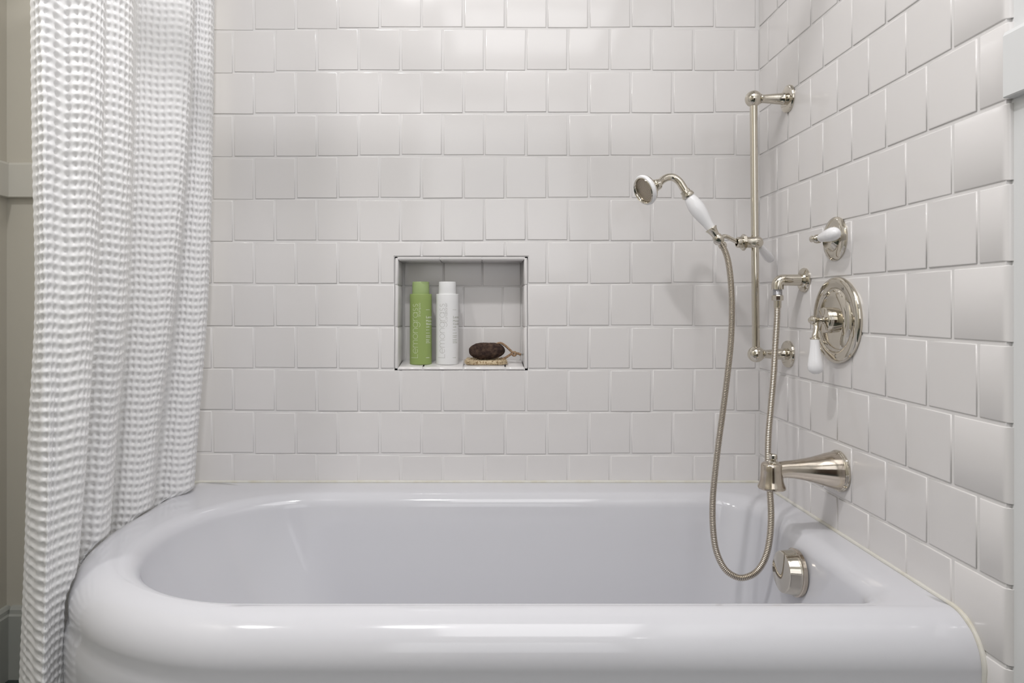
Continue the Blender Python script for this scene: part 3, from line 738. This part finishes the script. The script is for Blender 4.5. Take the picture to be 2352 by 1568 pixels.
fbo = fb.build('loose_fibres', M['sisal'], padt); fbo['kind'] = 'stuff'
based(padt, ((px0+px1)/2, YP, pz))

stone = thing('pumice_stone', 'dark brown oval pumice stone with a rope loop on the tan pad', 'pumice stone')
sc0 = at(1118.5, 811.5, YP-0.004); ax_, ay_, az_ = 0.0485, 0.024, 0.0222
vs = []; nu, nv_ = 120, 70
rr = []
for i in range(nv_+1):
    th = PI*i/nv_; ringp = []
    for j in range(nu):
        ph_ = 2*PI*j/nu
        d = Vector((math.cos(th), math.sin(th)*math.cos(ph_), math.sin(th)*math.sin(ph_)))
        pw = 0.80
        p = Vector((ax_*math.copysign(abs(d.x)**pw, d.x), ay_*math.copysign(abs(d.y)**.95, d.y), az_*math.copysign(abs(d.z)**.92, d.z)))
        p.z += -0.0015*(p.x/ax_) * (1 if p.z > 0 else 0) + 0.0016*(p.x/ax_)
        n_ = 0.0012*noise.noise(p*60+Vector((3, 1, 2)))+0.0005*noise.noise(p*260)
        pit = noise.noise(p*420+Vector((9, 4, 1)))
        n_ -= 0.0013*max(0, pit-0.12)*2
        ringp.append(sc0+p+d*n_)
    rr.append(ringp)
zmin = min(p.z for r in rr for p in r); lift = pz+pt+0.0002-zmin
for r in rr:
    for p in r: p.z += lift
so = MB().rings(rr).build('stone', M['pumice'], stone, ang=180)
def rope(pts, rad_, pitch=0.0075, n=110):
    cen, L = spline(pts, n); mb = MB()
    for k in range(3):
        strand = []
        for i, c in enumerate(cen):
            t = (cen[min(i+1, n-1)]-cen[max(i-1, 0)]).normalized(); e1_ = t.cross(Vector((0, 1, 0.1))).normalized(); e2_ = t.cross(e1_)
            a = 2*PI*(L*i/(n-1))/pitch+2*PI*k/3
            strand.append(c+(e1_*math.cos(a)+e2_*math.sin(a))*rad_*.5)
        mb.tube(strand, rad_*.56, 7)
    return mb
yk = YP-0.006; up = Vector((0, 0, lift*.6))
r1 = rope([at(1138, 797, yk)+up, at(1141, 793.5, yk)+up, at(1150, 791.5, yk)+up, at(1160, 797, yk)+up, at(1170, 806, yk)+up, at(1179, 814.5, yk)+up], 0.0032)
r1.build('rope_loop', M['rope'], stone)
rope([at(1151, 827, yk)+up*.3, at(1156, 825, yk)+up*.3, at(1166, 820, yk)+up*.5, at(1177, 814.5, yk)+up], 0.0032, n=60).build('rope_loop', M['rope'], stone)
kc_ = at(1181, 815, yk)+up
kn, _ = spline([kc_+Vector((0.0042*math.cos(a*1.5)+0.001*math.sin(a*2), -0.0025+0.003*math.sin(a*2.0), -0.0012+0.0048*math.sin(a*1.5))) for a in np.linspace(0, 4*PI, 22)], 90)
MB().tube(kn, 0.0028, 8).build('rope_knot', M['rope'], stone)
rope([at(1183, 814, yk)+up, at(1190, 815.5, yk)+up, at(1196, 817, yk)+up*.8], 0.0033, n=40).build('rope_tail', M['rope'], stone)
fz = MB()
tip = at(1195, 817, yk)+up*.8
for i in range(26):
    dd = Vector((random.uniform(.3, 1), random.uniform(-.3, .3), random.uniform(-.25, .35)))
    p = [tip]
    for k in range(4): p.append(p[-1]+dd.normalized()*0.0021+Vector((0, 0, random.uniform(-.0004, .0004))))
    fz.tube(p, 0.00024, 4)
th, _ = spline([tip, tip+Vector((0.001, 0, -0.006)), tip+Vector((-0.001, -0.004, -0.011)), tip+Vector((-0.006, -0.006, -0.0155)), tip+Vector((-0.011, -0.007, -0.0165))], 26)
fz.tube(th, 0.0007, 6)
fz.build('frayed_end', M['ink_g'], stone)
based(stone, sc0+Vector((0, 0, -az_+lift)))

# ------------------------------------------------------------------ curtain rod (above the frame) and waffle curtain
ROD_Z = 2.125; RY = 0.93; RXL = -0.745
rod = thing('shower_curtain_rod', 'curved nickel shower curtain rod above the bathtub carrying the waffle curtain', 'curtain rod')
rp = [Vector((XR, RY, ROD_Z)), Vector((0.2, RY, ROD_Z)), Vector((RXL+0.25, RY, ROD_Z))]
rp += [Vector((RXL+0.22-0.22*math.sin(a), RY+0.22-0.22*math.cos(a), ROD_Z)) for a in np.linspace(0, PI/2, 14)]
rp += [Vector((RXL, 1.4, ROD_Z)), Vector((RXL, YB, ROD_Z))]
MB().tube(rp, 0.0125, 20).build('pole', M['nickel'], rod)
MB().lathe([(0, 0.034), (0.005, 0.033), (0.009, 0.018), (0.022, 0.016), (0.022, 0.013)], (XR, RY, ROD_Z), AX, 32).build('wall_flange', M['nickel'], rod)
MB().lathe([(0, 0.034), (0.005, 0.033), (0.009, 0.018), (0.022, 0.016), (0.022, 0.013)], (RXL, YB, ROD_Z), (0, -1, 0), 32).build('wall_flange', M['nickel'], rod)
based(rod, (XR, RY, ROD_Z))

# control polygon of the cloth: per column, (px, Y) at several picture heights
LV = [-420, 0, 350, 700, 1000, 1300, 1568, 1750]
CC = [   # px at each level, Y at each level
 ([68, 70, 74, 80, 65, 56, 46, 40],       [1.150, 1.135, 1.125, 1.125, 1.14, 1.17, 1.19, 1.20]),
 ([84, 84, 90, 92, 78, 68, 62, 58],       [1.125, 1.115, 1.108, 1.108, 1.12, 1.14, 1.155, 1.16]),
 ([100, 98, 104, 104, 97, 88, 84, 82],    [1.118, 1.110, 1.104, 1.104, 1.105, 1.108, 1.110, 1.11]),
 ([128, 126, 126, 122, 116, 108, 100, 98],[1.132, 1.130, 1.125, 1.118, 1.108, 1.100, 1.095, 1.09]),
 ([150, 148, 146, 138, 122, 113, 108, 106],[1.155, 1.152, 1.145, 1.130, 1.118, 1.112, 1.110, 1.11]),
 ([182, 180, 176, 166, 142, 124, 116, 114],[1.152, 1.150, 1.145, 1.140, 1.125, 1.125, 1.13, 1.13]),
 ([215, 212, 206, 194, 175, 148, 132, 130],[1.172, 1.170, 1.165, 1.160, 1.145, 1.140, 1.15, 1.15]),
 ([238, 236, 230, 213, 198, 172, 146, 144],[1.195, 1.192, 1.190, 1.190, 1.175, 1.165, 1.17, 1.17]),
 ([243, 241, 233, 217, 200, 177, 149, 148],[1.225, 1.222, 1.220, 1.225, 1.230, 1.22, 1.22, 1.22]),
 ([246, 243, 236, 219, 198, 176, 148, 147],[1.245, 1.242, 1.240, 1.260, 1.290, 1.29, 1.28, 1.28]),
 ([258, 256, 248, 232, 212, 188, 168, 165],[1.250, 1.250, 1.250, 1.265, 1.295, 1.30, 1.30, 1.30]),
 ([282, 280, 275, 260, 240, 218, 200, 196],[1.262, 1.262, 1.262, 1.272, 1.295, 1.30, 1.31, 1.31]),
 ([302, 300, 297, 283, 261, 240, 222, 220],[1.290, 1.290, 1.288, 1.298, 1.320, 1.33, 1.34, 1.34]),
 ([309, 307, 303, 291, 268, 247, 229, 227],[1.330, 1.330, 1.328, 1.335, 1.360, 1.37, 1.38, 1.38]),
 ([311, 309, 303, 287, 262, 240, 224, 222],[1.420, 1.420, 1.415, 1.410, 1.430, 1.43, 1.43, 1.43]),
 ([318, 316, 308, 294, 272, 250, 236, 232],[1.470, 1.470, 1.465, 1.462, 1.465, 1.46, 1.46, 1.46]),
 ([340, 336, 330, 318, 296, 275, 262, 258],[1.485, 1.480, 1.472, 1.468, 1.465, 1.46, 1.46, 1.46]),
 ([372, 368, 362, 348, 326, 305, 290, 286],[1.490, 1.485, 1.478, 1.475, 1.475, 1.47, 1.47, 1.47]),
 ([410, 406, 398, 380, 350, 330, 315, 312],[1.498, 1.495, 1.488, 1.487, 1.490, 1.49, 1.49, 1.49]),
 ([440, 438, 424, 397, 361, 341, 326, 322],[1.515, 1.512, 1.510, 1.512, 1.515, 1.52, 1.52, 1.52]),
 ([447, 445, 430, 402, 365, 345, 330, 328],[1.550, 1.548, 1.548, 1.550, 1.555, 1.56, 1.56, 1.56]),
 ([443, 441, 427, 398, 364, 344, 329, 327],[1.580, 1.578, 1.578, 1.578, 1.580, 1.58, 1.58, 1.58]),
 ([449, 447, 434, 408, 378, 356, 342, 340],[1.592, 1.592, 1.592, 1.592, 1.592, 1.59, 1.59, 1.59]),
 ([466, 464, 456, 436, 408, 386, 370, 368],[1.592, 1.592, 1.592, 1.592, 1.592, 1.59, 1.59, 1.59]),
 ([484, 483, 477, 464, 440, 420, 402, 400],[1.608, 1.608, 1.608, 1.608, 1.608, 1.61, 1.61, 1.61]),
 ([492, 491, 487, 476, 453, 432, 414, 410],[1.640, 1.640, 1.640, 1.640, 1.640, 1.64, 1.64, 1.64]),
 ([492, 491, 486, 474, 451, 430, 412, 408],[1.672, 1.672, 1.672, 1.672, 1.672, 1.67, 1.67, 1.67]),
]
PU, PVC = 0.0128, 0.0166; SUB = 8
def cr1(tab, xs, q):
    """Catmull-Rom in one dimension over arrays (vectorised): tab (K, ...), xs knots (K), q queries"""
    tab = np.asarray(tab, float); xs = np.asarray(xs, float); q = np.clip(q, xs[0], xs[-1])
    m = np.zeros_like(tab)
    m[1:-1] = (tab[2:]-tab[:-2])/(xs[2:]-xs[:-2]).reshape(-1, *([1]*(tab.ndim-1)))
    m[0] = (tab[1]-tab[0])/(xs[1]-xs[0]); m[-1] = (tab[-1]-tab[-2])/(xs[-1]-xs[-2])
    i = np.clip(np.searchsorted(xs, q)-1, 0, len(xs)-2); h = xs[i+1]-xs[i]; t = ((q-xs[i])/h)
    sh = (-1, *([1]*(tab.ndim-1))); t = t.reshape(sh); h = h.reshape(sh)
    return (2*t**3-3*t**2+1)*tab[i]+(t**3-2*t**2+t)*h*m[i]+(-2*t**3+3*t**2)*tab[i+1]+(t**3-t**2)*h*m[i+1]
PXT = np.array([c[0] for c in CC], float); PYT = np.array([c[1] for c in CC], float)      # (K, levels)
zb_, zt_ = 0.045, ROD_Z-0.02
# arc length along the middle of the curtain gives the thread coordinate
kk_ = np.linspace(0, len(CC)-1, 1200)
pm = cr1(PXT[:, 3], np.arange(len(CC)), kk_); ym = cr1(PYT[:, 3], np.arange(len(CC)), kk_)
X_ = (pm-VX)*ym/F; sl = np.concatenate([[0], np.cumsum(np.hypot(np.diff(X_), np.diff(ym)))])
NU = int(round(sl[-1]/PU))*SUB+1; NV = int(round((zt_-zb_)/PVC))*SUB+1
uu = np.linspace(0, sl[-1], NU); kq = np.interp(uu, sl, kk_)
zz_ = np.linspace(zb_, zt_, NV)
PXc = cr1(PXT, np.arange(len(CC)), kq); PYc = cr1(PYT, np.arange(len(CC)), kq)             # (NU, levels)
# picture height of each row, per column
Ym = PYc[:, 3]
V = VY+(H-zz_)[None, :]*F/Ym[:, None]                                                       # (NU, NV)
PXf = np.empty_like(V); PYf = np.empty_like(V)
for i in range(NU):
    PXf[i] = cr1(PXc[i], LV, V[i]); PYf[i] = cr1(PYc[i], LV, V[i])
Xf = (PXf-VX)*PYf/F; Yf = PYf.copy(); Zf = np.repeat(zz_[None, :], NU, 0)
# keep the cloth outside the tub
drop = Zf < ZR+0.03
inset = np.where(Zf > ZR-RO, RO-np.sqrt(np.clip(RO**2-np.clip(Zf-(ZR-RO), 0, RO)**2, 0, None)), 0)
clear = 0.006
cxT, cyT = TX0+TR, TY0+TR
def push(Xf, Yf):
    lim = TR-inset+clear
    corner = Yf < cyT
    d = np.hypot(Xf-cxT, Yf-cyT); inside = corner & (d < lim) & (Zf < ZR) & (Xf < cxT)
    fac = np.where(inside, lim/np.maximum(d, 1e-6), 1)
    X2 = cxT+(Xf-cxT)*fac; Y2 = cyT+(Yf-cyT)*fac
    limx = TX0+inset-clear
    side = (~corner) & (X2 > limx) & (Zf < ZR)
    return np.where(side, limx, X2), Y2
Xf, Yf = push(Xf, Yf)
# the fabric eases outwards before it reaches the rim: blend below the rim line only
for _ in range(40):
    Xs = Xf.copy(); Xs[:, 1:-1] = (Xf[:, 2:]+Xf[:, :-2]+2*Xf[:, 1:-1])/4
    Ys = Yf.copy(); Ys[:, 1:-1] = (Yf[:, 2:]+Yf[:, :-2]+2*Yf[:, 1:-1])/4
    wgt = np.clip((ZR+0.02-Zf)/0.05, 0, 1)
    Xf = Xf*(1-wgt)+Xs*wgt; Yf = Yf*(1-wgt)+Ys*wgt
# normals of the smooth sheet
Pf = np.stack([Xf, Yf, Zf], -1)
du = np.gradient(Pf, axis=0); dv_ = np.gradient(Pf, axis=1)
Nf = np.cross(du, dv_); Nf /= np.maximum(np.linalg.norm(Nf, axis=-1, keepdims=True), 1e-9)
if Nf[NU//3, NV//2, 1] > 0: Nf = -Nf
# waffle relief: raised ribs round sunken pockets
iu = np.arange(NU)/SUB; iv = np.arange(NV)/SUB
wob_u = 0.10*np.sin(iv*1.7)[None, :]+0.05*np.sin(iv*0.31)[None, :]; wob_v = 0.10*np.sin(iu*1.3)[:, None]
cu = np.abs(np.cos(PI*(iu[:, None]+wob_u))); cv = np.abs(np.cos(PI*(iv[None, :]+wob_v)))
su = np.abs(np.sin(PI*(iu[:, None]+wob_u))); sv = np.abs(np.sin(PI*(iv[None, :]+wob_v)))
hr_ = cv**2.2
relief = 0.80*hr_+(1-hr_)*0.66*(1-su**2.8)-0.70*su**2.8*sv**2+0.14*(cu*cv)**2
relief += rng.normal(0, 0.035, relief.shape)
hem = np.minimum(np.arange(NU)/SUB, (NU-1-np.arange(NU))/SUB)[:, None]
relief = np.where(hem < 1.2, 0.5+0.22*np.abs(np.cos(PI*iv[None, :]))**2, relief)
amp = 0.0042
Pf = Pf+Nf*(relief*amp-amp*.5)[..., None]
me = bpy.data.meshes.new('shower_curtain')
nvt = NU*NV; idx = np.arange(nvt).reshape(NU, NV)
q = np.stack([idx[:-1, :-1], idx[1:, :-1], idx[1:, 1:], idx[:-1, 1:]], -1).reshape(-1, 4)
me.vertices.add(nvt); me.vertices.foreach_set('co', Pf.astype(np.float32).ravel())
me.loops.add(q.size); me.loops.foreach_set('vertex_index', q.astype(np.int32).ravel())
me.polygons.add(len(q)); me.polygons.foreach_set('loop_start', np.arange(0, q.size, 4, dtype=np.int32))
me.polygons.foreach_set('use_smooth', np.ones(len(q), bool))
me.update(calc_edges=True); me.validate(); me.materials.append(M['cloth'])
cur = bpy.data.objects.new('shower_curtain', me); COL.objects.link(cur)
tag(cur, 'white waffle weave shower curtain drawn aside at left, falling outside the bathtub', 'shower curtain')
# hooks joining rod and curtain
for i in range(7):
    yq = 1.17+0.073*i
    a = Vector((RXL, yq, ROD_Z))
    rg = MB(); lp_ = [a+Vector((0.0165*math.cos(t), 0.0, 0.0165*math.sin(t)-0.0032)) for t in np.linspace(0, 2*PI, 25)]
    rg.tube(lp_, 0.0013, 8)
    o = rg.build('curtain_ring', M['nickel']); tag(o, 'small metal ring on the curtain rod, %s from the tiled back wall' % ('seventh','sixth','fifth','fourth','third','second','first')[i], 'curtain ring', 'rings on the curtain rod')
# ceiling fixtures holding the lamps (out of view, seen in reflections)
for nm, x, y, r_, lb in (('ceiling_lamp', -0.30, 0.62, 0.085, 'round white recessed ceiling lamp over the bathtub front'),):
    t_ = thing(nm, lb, 'lamp')
    MB().lathe([(0.0, r_+0.02), (0.012, r_+0.018), (0.02, r_), (0.02, 0.070), (0.004, 0.068), (0.004, 0)], (x, y, CEIL), dn_, 48).build('housing', M['ceil'], t_)
    based(t_, (x, y, CEIL))
